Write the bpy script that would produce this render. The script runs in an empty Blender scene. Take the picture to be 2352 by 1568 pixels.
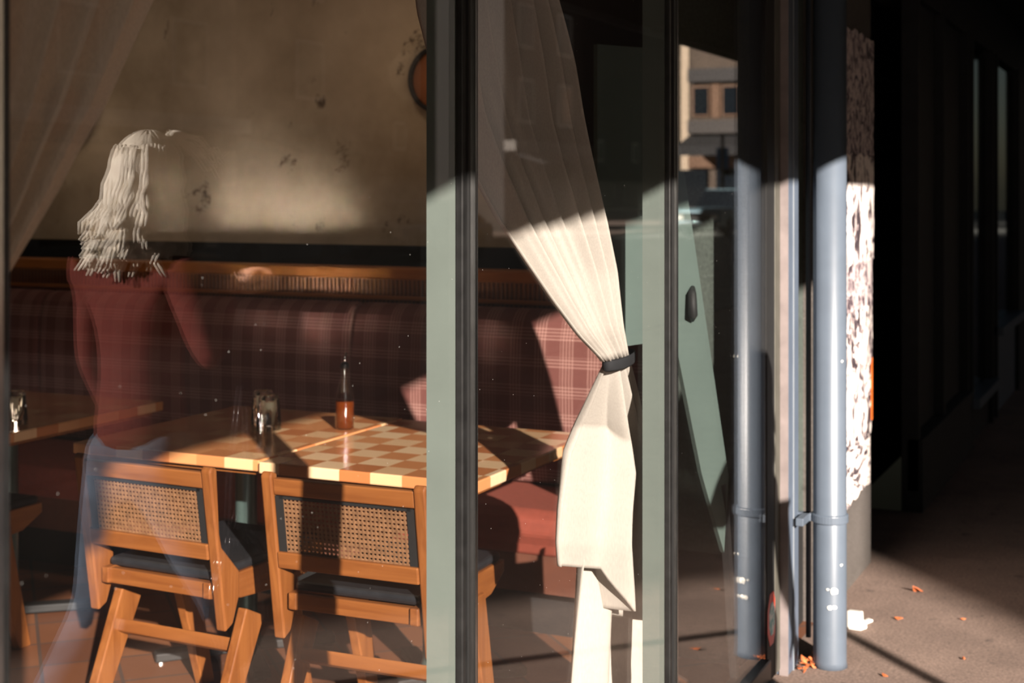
import bpy, bmesh, math, random
from mathutils import Vector, Matrix, noise
random.seed(7)
S = bpy.context.scene
COL = S.collection
R = math.radians
D0 = 1.155                                   # camera's distance from the shop glass (the glass is the plane y=0)

# ------------------------------------------------------------------ camera, sky, sun, exposure
cam = bpy.data.cameras.new('camera'); cam_o = bpy.data.objects.new('camera', cam); COL.objects.link(cam_o)
cam.lens = 50; cam.sensor_width = 36; cam.shift_y = -344/2352
cam_o.location = (0, -D0, 1.55); cam_o.rotation_euler = (R(90), 0, R(-65))
cam.clip_start = .05; cam.clip_end = 400
cam.dof.use_dof = True; cam.dof.focus_distance = 2.9; cam.dof.aperture_fstop = 4.5
S.camera = cam_o

W = bpy.data.worlds.new('world'); S.world = W; W.use_nodes = True
wn = W.node_tree.nodes; bg = wn['Background']
sky = wn.new('ShaderNodeTexSky'); sky.sky_type = 'NISHITA'; sky.sun_disc = False
sky.sun_elevation = R(20); sky.sun_rotation = R(225)
W.node_tree.links.new(sky.outputs[0], bg.inputs[0]); bg.inputs[1].default_value = .013

SUN = Vector((1.05, 1.0, -.505))
sl = bpy.data.lights.new('sun', 'SUN'); sl.energy = 18; sl.angle = R(.55); sl.color = (1, .89, .79)
so = bpy.data.objects.new('sun', sl); COL.objects.link(so); so.rotation_euler = SUN.to_track_quat('-Z', 'Y').to_euler()
so.location = (-8, -8, 8)

S.view_settings.view_transform = 'Standard'; S.view_settings.look = 'None'
S.view_settings.exposure = 0; S.view_settings.gamma = 1; S.view_settings.use_curve_mapping = False
S.cycles.max_bounces = 10; S.cycles.diffuse_bounces = 3; S.cycles.transparent_max_bounces = 24; S.cycles.glossy_bounces = 6
S.cycles.caustics_reflective = True; S.cycles.sample_clamp_indirect = 0; S.cycles.blur_glossy = 0.15; S.cycles.caustics_refractive = False

# ------------------------------------------------------------------ materials
def srgb(r, g, b):
    f = lambda c: (c/255/12.92 if c/255 <= .04045 else ((c/255+.055)/1.055)**2.4)
    return (f(r), f(g), f(b), 1)
class Mat:
    def __init__(s, name):
        s.m = bpy.data.materials.new(name); s.m.use_nodes = True
        s.t = s.m.node_tree; s.n = s.t.nodes; s.b = s.n['Principled BSDF']; s.out = s.n['Material Output']
    def new(s, t, **k):
        n = s.n.new(t)
        for a, v in k.items(): setattr(n, a, v)
        return n
    def L(s, a, b): s.t.links.new(a, b)
    def set(s, **k):
        for a, v in k.items(): s.b.inputs[a.replace('_', ' ')].default_value = v
        return s
    def coord(s, kind='Object', scale=(1,1,1), rot=(0,0,0)):
        c = s.new('ShaderNodeTexCoord'); m = s.new('ShaderNodeMapping')
        m.inputs['Scale'].default_value = scale; m.inputs['Rotation'].default_value = rot
        s.L(c.outputs[kind], m.inputs[0]); return m.outputs[0]
    def noise(s, vec, scale, detail=4, rough=.55, dist=0):
        n = s.new('ShaderNodeTexNoise'); n.inputs['Scale'].default_value = scale
        n.inputs['Detail'].default_value = detail; n.inputs['Roughness'].default_value = rough; n.inputs['Distortion'].default_value = dist
        s.L(vec, n.inputs['Vector']); return n.outputs[0]
    def ramp(s, fac, stops, interp='LINEAR'):
        r = s.new('ShaderNodeValToRGB'); r.color_ramp.interpolation = interp
        e = r.color_ramp.elements
        while len(e) < len(stops): e.new(.5)
        for i, (p, c) in enumerate(stops): e[i].position = p; e[i].color = c if len(c) == 4 else (*c, 1)
        s.L(fac, r.inputs[0]); return r.outputs[0]
    def math(s, op, a, b=None):
        n = s.new('ShaderNodeMath', operation=op)
        for i, v in enumerate((a, b)):
            if v is None: continue
            if isinstance(v, (int, float)): n.inputs[i].default_value = v
            else: s.L(v, n.inputs[i])
        return n.outputs[0]
    def mix(s, fac, a, b, blend='MIX'):
        n = s.new('ShaderNodeMix', data_type='RGBA', blend_type=blend)
        for i, v in ((0, fac), (6, a), (7, b)):
            if isinstance(v, (int, float)): n.inputs[i].default_value = v
            elif isinstance(v, tuple): n.inputs[i].default_value = v
            else: s.L(v, n.inputs[i])
        return n.outputs[2]
    def color(s, c): s.L(c, s.b.inputs['Base Color']); return s
    def bump(s, h, strength=.3, dist=.005):
        b = s.new('ShaderNodeBump'); b.inputs['Strength'].default_value = strength; b.inputs['Distance'].default_value = dist
        s.L(h, b.inputs['Height']); s.L(b.outputs[0], s.b.inputs['Normal']); return s

def plain(name, col, rough=.6, metal=0, var=.12, scale=14, bump=.1, **k):
    M = Mat(name); M.set(Roughness=rough, Metallic=metal, **k)
    v = M.coord(); n = M.noise(v, scale, 5)
    d = tuple(c*(1-var*1.6) for c in col[:3])+(1,); l = tuple(min(1, c*(1+var)) for c in col[:3])+(1,)
    M.color(M.ramp(n, [(.3, d), (.7, l)]))
    if bump: M.bump(n, bump, .003)
    return M.m
def wood(name, a, b, axis='Z', rough=.38, scale=1):
    M = Mat(name); M.set(Roughness=rough)
    sc = {'X': (2.2, 34, 34), 'Y': (34, 2.2, 34), 'Z': (34, 34, 2.2)}[axis]
    v = M.coord(scale=tuple(c*scale for c in sc)); n = M.noise(v, 1.0, 6, .6, .8)
    v2 = M.coord(); n2 = M.noise(v2, 5, 3)
    c = M.ramp(n, [(.25, a), (.75, b)])
    c = M.mix(M.math('MULTIPLY', n2, .35), c, a)
    M.color(c); M.bump(n, .12, .001); return M.m
def emis(name, col, st):
    M = Mat(name); M.set(Roughness=.6); M.b.inputs['Base Color'].default_value = col
    M.b.inputs['Emission Color'].default_value = col; M.b.inputs['Emission Strength'].default_value = st
    v = M.coord(); n = M.noise(v, 30, 2); M.bump(n, .05, .001)
    return M.m

m = {}
m['green'] = plain('sage painted timber', srgb(100, 109, 103), .42, var=.04, scale=9, bump=.04)
m['blackmetal'] = plain('black anodised trim', srgb(38, 38, 38), .35, .5, var=.2, scale=30)
m['bright'] = plain('bare aluminium edge', srgb(190, 190, 188), .25, 1, var=.1)
m['framewhite'] = plain('pale blue painted frame', srgb(78, 88, 102), .5, var=.06, scale=12)
m['pipe'] = plain('slate blue gloss paint', srgb(80, 89, 100), .38, var=.05, scale=10, bump=.06)
m['paintwhite'] = plain('white paint splash', srgb(225, 222, 212), .6, var=.05)
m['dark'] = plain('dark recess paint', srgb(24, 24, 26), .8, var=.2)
m['black'] = plain('matt black', srgb(14, 14, 14), .7, var=.2)
m['teak'] = wood('teak chair wood upright', srgb(96, 52, 22), srgb(138, 86, 43), 'Z')
m['teaky'] = wood('teak chair wood across', srgb(96, 52, 22), srgb(138, 86, 43), 'Y')
m['teakx'] = wood('teak chair wood lengthwise', srgb(96, 52, 22), srgb(138, 86, 43), 'X')
m['ledge'] = wood('oiled ledge wood', srgb(140, 84, 40), srgb(176, 112, 58), 'Y')
m['leather'] = plain('black leather', srgb(30, 31, 34), .42, var=.15, scale=40, bump=.15)
m['cane'] = plain('woven cane', srgb(116, 84, 58), .5, var=.2, scale=60)
m['steel'] = plain('grey green steel column', srgb(92, 112, 108), .3, .6, var=.08)
m['chrome'] = plain('chrome glide', srgb(210, 210, 210), .15, 1, var=.05)
m['curtain_band'] = plain('black tieback fabric', srgb(18, 20, 24), .85, var=.2, scale=60)
m['rust'] = plain('rust orange upholstery', srgb(118, 52, 36), .8, var=.08, scale=50)
m['skin'] = plain('skin', srgb(214, 160, 136), .5, var=.06, scale=20, bump=.03)
m['hair'] = plain('pale blond hair', srgb(250, 238, 224), .6, var=.1, scale=40)
m['jeans'] = plain('faded blue denim', srgb(82, 96, 116), .85, var=.3, scale=12)
m['bag'] = plain('glossy black bag', srgb(40, 38, 42), .12, var=.2, scale=22, bump=1)
m['shoe'] = plain('white canvas shoe', srgb(215, 210, 200), .7, var=.05)
m['leaf'] = plain('dry orange leaf', srgb(196, 106, 58), .7, var=.3, scale=30)
m['tyre'] = plain('tyre rubber', srgb(20, 20, 20), .8)
m['cargrey'] = plain('dark teal car paint', srgb(96, 122, 132), .22, .3, var=.03)
m['carsilver'] = plain('silver car paint', srgb(170, 172, 176), .25, .4, var=.03)
m['carwhite'] = plain('white car paint', srgb(220, 220, 220), .3, var=.03)
m['carblue'] = plain('steel blue car paint', srgb(70, 96, 112), .25, .3, var=.03)
m['carglass'] = plain('car window glass', srgb(16, 22, 28), .08, var=.05, bump=0)
m['headlamp'] = plain('headlamp', srgb(240, 235, 225), .1, .2, var=.05)
m['stone'] = plain('cream street render', srgb(186, 168, 146), .85, var=.06, scale=3)
m['stone2'] = plain('grey street render', srgb(120, 116, 112), .85, var=.08, scale=3)
m['brown'] = plain('brown street render', srgb(110, 84, 66), .85, var=.1, scale=3)
m['winglass'] = plain('dark upper window glass', srgb(22, 28, 34), .08, var=.1, bump=0)
m['signblue'] = plain('blue sign face', srgb(60, 120, 170), .5, var=.04)
m['awning'] = plain('charcoal awning cloth', srgb(34, 34, 36), .85, var=.1)
m['valance'] = plain('grey awning edge', srgb(112, 118, 124), .7, var=.05)
m['board'] = plain('dull green board paint', srgb(74, 88, 83), .55, var=.05, scale=6)
m['ceil'] = plain('dim ceiling plaster', srgb(90, 80, 68), .9)
m['wall_and_shadow_black'] = plain('black wall and painted shadow', srgb(20, 17, 15), .85, var=.2)

# plaster wall with stains
M = Mat('mottled beige plaster'); M.set(Roughness=.85)
v = M.coord(); a = M.noise(v, 1.4, 6, .6); b = M.noise(v, 3.2, 8, .72, .6)
c = M.ramp(a, [(.32, srgb(160, 144, 120)), (.68, srgb(222, 206, 180))])
c = M.mix(M.ramp(b, [(.35, (.85,.85,.85)), (.41, (0,0,0))]), c, srgb(70, 56, 46))
M.color(c); M.bump(b, .15, .01); m['plaster'] = M.m
# concrete pavement
def concrete(name, a, b, spot=srgb(46, 39, 35)):
    M = Mat(name); M.set(Roughness=.9)
    v = M.coord(); n1 = M.noise(v, 2.2, 6, .65); n2 = M.noise(v, 90, 4, .7); n3 = M.noise(v, 9, 5, .7)
    c = M.ramp(n1, [(.3, a), (.7, b)])
    c = M.mix(M.ramp(n2, [(.35, (.55,.55,.55)), (.65, (0,0,0))]), c, spot)
    c = M.mix(M.ramp(n3, [(.28, (.7,.7,.7)), (.40, (0,0,0))]), c, spot)
    M.color(c); M.bump(n2, .5, .004); return M.m
m['pave'] = concrete('worn brown concrete', srgb(112, 93, 83), srgb(146, 123, 110))
m['asphalt'] = concrete('grey asphalt', srgb(92, 97, 94), srgb(110, 115, 110))
m['pier'] = concrete('grey pier render', srgb(70, 65, 60), srgb(92, 86, 82))
m['roughgreen'] = concrete('grey green rough wall', srgb(60, 69, 63), srgb(78, 87, 80), srgb(38, 43, 40))
# terracotta floor tiles
M = Mat('terracotta floor tiles'); M.set(Roughness=.5)
v = M.coord(rot=(0,0,R(45))); br = M.new('ShaderNodeTexBrick'); M.L(v, br.inputs[0])
br.offset = 0; br.inputs['Scale'].default_value = 1; br.inputs['Brick Width'].default_value = .24; br.inputs['Row Height'].default_value = .24
br.inputs['Mortar Size'].default_value = .006; br.inputs['Color1'].default_value = srgb(126, 80, 50); br.inputs['Color2'].default_value = srgb(92, 56, 38)
br.inputs['Mortar'].default_value = srgb(70, 62, 56); br.inputs['Bias'].default_value = -.1
n = M.noise(M.coord(), 10, 5); M.color(M.mix(M.math('MULTIPLY', n, .5), br.outputs[0], srgb(96, 60, 44))); M.bump(br.outputs['Fac'], .3, -.003)
m['tile'] = M.m
# fabric plaid: fine lines in groups along y (object) and z
M = Mat('brown plaid wool'); M.set(Roughness=.95)
c0 = M.new('ShaderNodeTexCoord'); sp = M.new('ShaderNodeSeparateXYZ'); M.L(c0.outputs['Object'], sp.inputs[0])
def lines(axis, period, grp):
    big = M.math('FRACT', M.math('DIVIDE', axis, period))
    g = M.math('LESS_THAN', big, grp)
    f = M.math('LESS_THAN', M.math('FRACT', M.math('DIVIDE', axis, .0125)), .42)
    return M.math('MULTIPLY', g, f)
py_ = M.math('ADD', sp.outputs[1], 20); pz_ = M.math('ADD', sp.outputs[2], 20)
l1 = lines(py_, .105, .50); l2 = lines(pz_, .105, .42)
s_ = M.math('MINIMUM', M.math('ADD', M.math('MULTIPLY', l1, .55), M.math('MULTIPLY', l2, .55)), 1)
wv = M.math('MULTIPLY', M.math('LESS_THAN', M.math('FRACT', M.math('DIVIDE', M.math('ADD', py_, pz_), .006)), .5), .12)
c = M.mix(M.math('ADD', s_, wv), srgb(88, 45, 39), srgb(150, 114, 104))
M.color(c); M.bump(M.noise(M.coord(), 260, 2), .3, .002); m['plaid'] = M.m
# checker butcher-block
def blocks(name, contrast):
    M = Mat(name); M.set(Roughness=.24, Coat_Weight=1, Coat_Roughness=.17, Coat_IOR=1.7)
    c0 = M.new('ShaderNodeTexCoord'); sp = M.new('ShaderNodeSeparateXYZ'); M.L(c0.outputs['Object'], sp.inputs[0])
    fx = M.math('FLOOR', M.math('DIVIDE', M.math('ADD', sp.outputs[0], 20.0002), .1035)); fy = M.math('FLOOR', M.math('DIVIDE', M.math('ADD', sp.outputs[1], 20.0), .1035))
    par = M.math('MODULO', M.math('ADD', fx, fy), 2)
    cb = M.new('ShaderNodeCombineXYZ'); M.L(fx, cb.inputs[0]); M.L(fy, cb.inputs[1])
    wn_ = M.new('ShaderNodeTexWhiteNoise', noise_dimensions='2D'); M.L(cb.outputs[0], wn_.inputs['Vector'])
    f = M.math('ADD', M.math('MULTIPLY', par, contrast), M.math('MULTIPLY', wn_.outputs[0], .38))
    g = M.noise(M.coord(scale=(60, 5, 5)), 1, 5, .6, .5)
    c = M.ramp(f, [(.0, srgb(182, 112, 66)), (.38, srgb(206, 142, 92)), (.62, srgb(222, 180, 134)), (1, srgb(234, 206, 166))])
    c = M.mix(M.math('MULTIPLY', g, .22), c, srgb(124, 74, 42))
    M.color(c); return M.m
m['checker'] = blocks('checkered block wood', .62)
m['checker2'] = blocks('faintly checkered block wood', .34)
# fluted panel
M = Mat('reeded brown panel'); M.set(Roughness=.55)
c0 = M.new('ShaderNodeTexCoord'); sp = M.new('ShaderNodeSeparateXYZ'); M.L(c0.outputs['Object'], sp.inputs[0])
w = M.math('ABSOLUTE', M.math('SINE', M.math('MULTIPLY', sp.outputs[1], 160)))
M.color(M.ramp(w, [(0, srgb(36, 20, 12)), (.7, srgb(150, 98, 58))])); M.bump(w, .8, .006); m['reed'] = M.m
# curtain cloths
def cloth(name, col, transl, transp):
    M = Mat(name); M.n.remove(M.b)
    d = M.new('ShaderNodeBsdfDiffuse'); t = M.new('ShaderNodeBsdfTranslucent'); x = M.new('ShaderNodeMixShader')
    n = M.noise(M.coord(scale=(1, 1, .12)), 420, 2)
    cc = M.ramp(n, [(.3, tuple(c*.86 for c in col[:3])), (.7, col)])
    M.L(cc, d.inputs[0]); M.L(cc, t.inputs[0]); x.inputs[0].default_value = transl
    M.L(d.outputs[0], x.inputs[1]); M.L(t.outputs[0], x.inputs[2])
    last = x.outputs[0]
    if transp:
        tp = M.new('ShaderNodeBsdfTransparent'); y = M.new('ShaderNodeMixShader')
        lw = M.new('ShaderNodeLayerWeight'); lw.inputs[0].default_value = .5
        f = M.math('MULTIPLY', M.math('SUBTRACT', 1, lw.outputs['Facing']), transp)
        M.L(f, y.inputs[0]); M.L(last, y.inputs[1]); M.L(tp.outputs[0], y.inputs[2]); last = y.outputs[0]
    M.L(last, M.out.inputs[0]); return M.m
m['linen'] = cloth('cream linen', srgb(192, 185, 175), .24, 0)
m['sheer'] = cloth('sheer cream voile', srgb(240, 230, 214), .5, .12)
# window glass: clear sheet with angle dependent mirror, a little dust
def pane_mat(name, dust, tint=(1,1,1,1)):
    M = Mat(name); M.n.remove(M.b)
    g = M.new('ShaderNodeBsdfGlossy'); g.inputs['Roughness'].default_value = 0 if dust else .09; g.inputs[0].default_value = (1, 1, 1, 1)
    t = M.new('ShaderNodeBsdfTransparent'); t.inputs[0].default_value = tint
    lw = M.new('ShaderNodeLayerWeight'); lw.inputs[0].default_value = .5
    f = M.math('ADD', .062, M.math('MULTIPLY', M.math('POWER', lw.outputs['Facing'], 5), .945))
    x = M.new('ShaderNodeMixShader'); M.L(f, x.inputs[0]); M.L(t.outputs[0], x.inputs[1]); M.L(g.outputs[0], x.inputs[2])
    last = x.outputs[0]
    if dust:
        d = M.new('ShaderNodeBsdfDiffuse'); d.inputs[0].default_value = (.8, .78, .74, 1)
        v = M.coord(); vo = M.new('ShaderNodeTexVoronoi'); vo.inputs['Scale'].default_value = 34; M.L(v, vo.inputs['Vector'])
        spk = M.math('LESS_THAN', vo.outputs['Distance'], .022)
        film = M.math('MULTIPLY', M.noise(v, 3, 5), .002)
        y = M.new('ShaderNodeMixShader'); M.L(M.math('MINIMUM', M.math('ADD', M.math('MULTIPLY', spk, .5), film), 1), y.inputs[0]); M.L(last, y.inputs[1]); M.L(d.outputs[0], y.inputs[2]); last = y.outputs[0]
    M.L(last, M.out.inputs[0]); return M.m
m['pane'] = pane_mat('shop window glass', True)
M = Mat('drinking glass'); M.set(Roughness=.02, Base_Color=(.95, .97, .96, 1)); M.b.inputs['Transmission Weight'].default_value = 1; M.b.inputs['IOR'].default_value = 1.45
M.bump(M.noise(M.coord(), 20, 2), .03, .001); m['tumbler'] = M.m
m['clear'] = pane_mat('bottle glass', False, (.93, .95, .95, 1))
M = Mat('amber oil'); M.set(Roughness=.1, Base_Color=srgb(120, 52, 12)); M.b.inputs['Transmission Weight'].default_value = .55; M.b.inputs['IOR'].default_value = 1.2
M.bump(M.noise(M.coord(), 6, 2), .02, .001); m['oil'] = M.m
# posters
def poster(name, s1, s2, dark, light, mid):
    M = Mat(name); M.set(Roughness=.7)
    v = M.coord(scale=(s1, 1, s2)); n = M.noise(v, 5, 7, .75, 1.2)
    vo = M.new('ShaderNodeTexVoronoi'); vo.inputs['Scale'].default_value = 5; M.L(M.coord(scale=(s1*1.3, 1, s2*1.6)), vo.inputs['Vector'])
    c = M.ramp(n, [(.44, dark), (.47, mid), (.50, light)], 'CONSTANT')
    c = M.mix(M.ramp(vo.outputs['Distance'], [(.18, (.8,.8,.8)), (.26, (0,0,0))]), c, light)
    M.color(c); return M.m
m['post1'] = poster('torn monochrome poster', 2, 1.2, srgb(50, 40, 46), srgb(240, 228, 220), srgb(150, 130, 134))
m['post2'] = poster('mauve crowd poster', 4, 3, srgb(64, 52, 60), srgb(200, 184, 182), srgb(120, 104, 110))
m['post3'] = poster('pale lettered poster', 1, 4, srgb(60, 50, 56), srgb(236, 222, 214), srgb(206, 190, 186))
# sweater
m['sweater'] = plain('ribbed brick red knit', srgb(100, 32, 24), .9, var=.15, scale=70, bump=.3)

# ------------------------------------------------------------------ mesh helpers
class MB:
    def __init__(s): s.bm = bmesh.new()
    def box(s, x0, x1, y0, y1, z0, z1):
        return s.prism([(x0, z0), (x1, z0), (x1, z1), (x0, z1)], y0, y1)
    def prism(s, pts, y0, y1, plane='XZ'):
        f = {'XZ': lambda a, b, c: (a, c, b), 'YZ': lambda a, b, c: (c, a, b), 'XY': lambda a, b, c: (a, b, c)}[plane]
        A = [s.bm.verts.new(f(a, b, y0)) for a, b in pts]; B = [s.bm.verts.new(f(a, b, y1)) for a, b in pts]
        fs = [s.bm.faces.new(A), s.bm.faces.new(B[::-1])]
        n = len(pts)
        for i in range(n): fs.append(s.bm.faces.new((A[i], B[i], B[(i+1) % n], A[(i+1) % n])))
        return s
    def lathe(s, prof, c=(0,0), n=28, close=True):
        rings = []
        for r, z in prof:
            rings.append([s.bm.verts.new((c[0]+r*math.cos(2*math.pi*i/n), c[1]+r*math.sin(2*math.pi*i/n), z)) for i in range(n)])
        for a, b in zip(rings, rings[1:]):
            for i in range(n): s.bm.faces.new((a[i], a[(i+1) % n], b[(i+1) % n], b[i]))
        if close:
            s.bm.faces.new(rings[0][::-1]); s.bm.faces.new(rings[-1])
        return s
    def tube(s, pts, rad, n=12):
        pts = [Vector(p) for p in pts]; rad = rad if isinstance(rad, (list, tuple)) else [rad]*len(pts)
        rings = []; up0 = None
        for i, p in enumerate(pts):
            d = (pts[min(i+1, len(pts)-1)]-pts[max(i-1, 0)]).normalized()
            if up0 is None: up0 = Vector((0,0,1)) if abs(d.z) < .9 else Vector((1,0,0))
            a = d.cross(up0).normalized(); b = a.cross(d).normalized(); up0 = b
            r = rad[i]; ra, rb = (r if isinstance(r, tuple) else (r, r))
            rings.append([s.bm.verts.new(p+a*ra*math.cos(2*math.pi*k/n)+b*rb*math.sin(2*math.pi*k/n)) for k in range(n)])
        for a, b in zip(rings, rings[1:]):
            for i in range(n): s.bm.faces.new((a[i], a[(i+1) % n], b[(i+1) % n], b[i]))
        s.bm.faces.new(rings[0][::-1]); s.bm.faces.new(rings[-1]); return s
    def grid(s, fn, nu, nv):
        V = [[s.bm.verts.new(fn(u/nu, v/nv)) for v in range(nv+1)] for u in range(nu+1)]
        for u in range(nu):
            for v in range(nv): s.bm.faces.new((V[u][v], V[u+1][v], V[u+1][v+1], V[u][v+1]))
        return s
    def bar(s, a, b, w, h, up=(0,0,1)):
        a = Vector(a); b = Vector(b); d = (b-a).normalized(); u = Vector(up); x = d.cross(u).normalized(); y = x.cross(d).normalized()
        V = [s.bm.verts.new(p+x*i*w/2+y*j*h/2) for p in (a, b) for i, j in ((-1,-1),(1,-1),(1,1),(-1,1))]
        for f in ((0,1,2,3),(7,6,5,4),(0,4,5,1),(1,5,6,2),(2,6,7,3),(3,7,4,0)): s.bm.faces.new([V[i] for i in f])
        return s
    def build(s, name, mat, parent=None, smooth=False, bevel=0, thick=0, sub=0, label=None):
        bmesh.ops.recalc_face_normals(s.bm, faces=s.bm.faces)
        me = bpy.data.meshes.new(name); s.bm.to_mesh(me); s.bm.free()
        o = bpy.data.objects.new(name, me); COL.objects.link(o)
        me.materials.append(mat)
        if smooth:
            for p in me.polygons: p.use_smooth = True
        if thick:
            q = o.modifiers.new('thick', 'SOLIDIFY'); q.thickness = thick; q.offset = 0
        if bevel:
            q = o.modifiers.new('bevel', 'BEVEL'); q.width = bevel; q.segments = 2; q.limit_method = 'ANGLE'
        if sub:
            q = o.modifiers.new('sub', 'SUBSURF'); q.levels = sub; q.render_levels = sub
        if parent: o.parent = parent
        if label: o['label'] = label
        return o
def tag(o, label=None, cat=None, group=None, kind=None):
    if label: o['label'] = label
    if cat: o['category'] = cat
    if group: o['group'] = group
    if kind: o['kind'] = kind
    return o
def empty(name, loc=(0,0,0), rz=0):
    o = bpy.data.objects.new(name, None); COL.objects.link(o); o.location = loc; o.rotation_euler = (0, 0, rz); o.empty_display_size = .1; return o
def copy_tree(o, parent=None):
    c = o.copy(); COL.objects.link(c)
    if parent: c.parent = parent
    for ch in list(o.children): copy_tree(ch, c)
    return c
def struct(name, mb, mat, **k): return tag(mb.build(name, mat, **k), kind='structure')
def box(*a): return MB().box(*a)

# ------------------------------------------------------------------ the ground, street
struct('floor', box(-2.2, 5.4, .02, 6, -.1, 0), m['tile'])
struct('sidewalk', box(-12, 70, -4.2, .02, -.2, 0), m['pave'])
struct('road', box(-40, 130, -17.5, -4.35, -.4, -.12), m['asphalt'])
struct('kerb', box(-12, 70, -4.35, -4.2, -.4, 0), m['pier'], bevel=.02)
struct('far_sidewalk', box(-40, 130, -40, -17.5, -.4, 0), m['pave'])

# ------------------------------------------------------------------ the shop shell
struct('ceiling', box(-2.2, 5.4, .06, 6, 2.9, 3.0), m['ceil'])
struct('wall_right', box(5.3, 5.4, .06, 6, 1.32, 2.9), m['plaster'])
struct('trim_1', box(5.295, 5.4, .06, 6, 0, 1.32), m['wall_and_shadow_black'])  # black colour stands in for the ledge's shadow on the wall
struct('trim_10', box(5.285, 5.299, .06, 1.15, 1.33, 2.9), m['wall_and_shadow_black'])
struct('wall_back', box(-2.2, 5.4, 6, 6.1, 0, 2.9), m['brown'])
struct('wall_left', box(-2.3, -2.2, -.02, 6.1, 0, 2.9), m['brown'])
struct('wall_front', box(-2.2, 6.03, -.02, .06, 2.4, 3.6), m['dark'])
struct('wall_end', box(4.52, 5.28, .063, .41, .36, 2.9), m['roughgreen'])
struct('trim_2', box(4.53, 5.3, .063, .41, 0, .36), m['black'])
struct('wall_street', box(-2.2, .06, -.02, .06, 0, 2.4), m['dark'])

def mullion(n, x0, x1, label):
    g = struct('trim_%d' % n, box(x0, x1, .0045, .062, .08, 2.4), m['green'])
    box(x0-.001, x1+.001, -.012, .004, .08, 2.4).build('outer_gasket', m['blackmetal'], g, bevel=.003)
    box(x0+.036, x0+.044, -.018, -.011, .08, 2.4).build('metal_edge', m['bright'], g)
    box(x0+.016, x0+.022, -.015, -.011, .08, 2.4).build('gasket_lip', m['black'], g)
    return g
mullion(3, 1.106, 1.166, ''); mullion(4, 2.247, 2.307, ''); mullion(5, 3.388, 3.441, '')
for i, (x0, x1) in enumerate(((.06, 1.106), (1.167, 2.246), (2.308, 3.387), (3.442, 4.338))):
    p = struct('window_%d' % (i+1), box(x0, x1, -.003, .003, .1, 2.4), m['pane'])
    box(x0, x1, -.02, .05, .02, .1).build('bottom_rail', m['blackmetal'], p, bevel=.004)
    if i == 3: box(x0, x1, -.034, -.02, .02, .035).build('sill_lip', m['pipe'], p)
gk = struct('trim_9', box(4.34, 4.428, -.006, .05, .02, 2.4), m['black'])  # black strip paints in the mirror image of the dark recess
box(4.43, 4.494, -.008, .05, .02, 2.4).build('reflection_strip', plain('olive painted reflection', srgb(74, 72, 64), .6), gk, bevel=.002)  # olive colour paints in the reflection of the frame return
e = struct('trim_6', box(4.5, 4.637, -.033, .062, 0, 2.4), m['framewhite'], bevel=.004)
box(4.496, 4.4995, -.033, -.004, .0, 2.4).build('return_strip', plain('pale pinkish frame return', srgb(118, 108, 106), .5), e)
box(4.56, 4.566, -.036, -.03, 0, 2.4).build('frame_groove', m['valance'], e)
struct('trim_7', box(4.637, 5.1, .1, .14, 0, 2.4), m['black'])  # recess back coloured black in place of its shade
# shop sign-height sticker on the glass
M = Mat('octagon alarm sticker'); M.set(Roughness=.4)
v = M.coord(); M.color(M.ramp(M.noise(v, 40, 2), [(.45, srgb(196, 200, 196)), (.55, srgb(90, 160, 160))])); m['stick'] = M.m
st = empty('window_sticker', (4.392, -.0065, .21)); tag(st, 'octagonal red bordered sticker low on the glass beside the blue frame', 'sticker')
o8 = lambda sx, sz: [(sx*math.cos(R(22.5+45*i)), sz*math.sin(R(22.5+45*i))) for i in range(8)]
MB().prism(o8(.055, .088), -.001, 0).build('border', plain('sticker red', srgb(206, 74, 52), .4), st)
MB().prism(o8(.036, .055), -.0018, -.001).build('centre', m['stick'], st)

# ------------------------------------------------------------------ downpipe, conduit, pier, posters
pp = empty('downpipe', (4.66, -.13, 0)); tag(pp, 'thick slate blue downpipe standing on the pavement beside the window frame', 'pipe')
MB().lathe([(.057, .0), (.054, .02), (.054, 2.79)], n=36).build('tube', m['pipe'], pp, smooth=True)
b_ = MB(); b_.lathe([(.0545, .47), (.060, .472), (.060, .497), (.0545, .5)], n=36, close=False); b_.box(-.115, .0, .06, .085, .472, .497)
b_.box(-.03, .0, .055, .13, .472, .497)
b_.build('clamp', m['pipe'], pp, bevel=.002, label='flat clamp strap fixing pipe to the frame')
for (a0, z, w_) in ((.02, .258, .016), (-.35, .262, .006), (.05, .205, .009), (-.2, .204, .01), (.55, 1.0, .006), (.5, .34, .006)):
    cen = Vector((math.cos(R(205)+a0)*.0546, math.sin(R(205)+a0)*.0546, z)); d = cen.copy(); d.z = 0; d.normalize(); tx = Vector((-d.y, d.x, 0))
    k = MB(); vs = [k.bm.verts.new(cen+tx*w_*math.cos(2*math.pi*i/9)*random.uniform(.7, 1.1)+Vector((0, 0, w_*.8*math.sin(2*math.pi*i/9)*random.uniform(.7, 1.1)))+d*.0012) for i in range(9)]
    ct = k.bm.verts.new(cen+d*.0045)
    for i in range(9): k.bm.faces.new((vs[i], vs[(i+1) % 9], ct))
    k.build('paint_splash', m['paintwhite'], pp, label='white paint splash')
cd = MB().lathe([(.009, .03), (.009, 3.1)], c=(0, 0), n=14).build('conduit', m['framewhite'], smooth=True)
cd.location = (4.83, -.02, 0); tag(cd, 'thin vertical conduit in the dark gap behind the downpipe', 'conduit')
struct('wall_pier', box(5.1, 6.03, .0, .5, 0, 2.4), m['pier'])
ft = MB(); ft.prism([(-.05, 0), (.02, 0), (.015, .02), (.0, .025), (-.012, .06), (-.05, .065)], -.03, .02)
ft.prism([(-.055, -.03), (-.02, -.045), (.03, -.035), (.07, -.05), (.085, -.03), (.04, -.015), (.03, .015), (-.055, .015)], 0, .01, 'XY')
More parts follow.
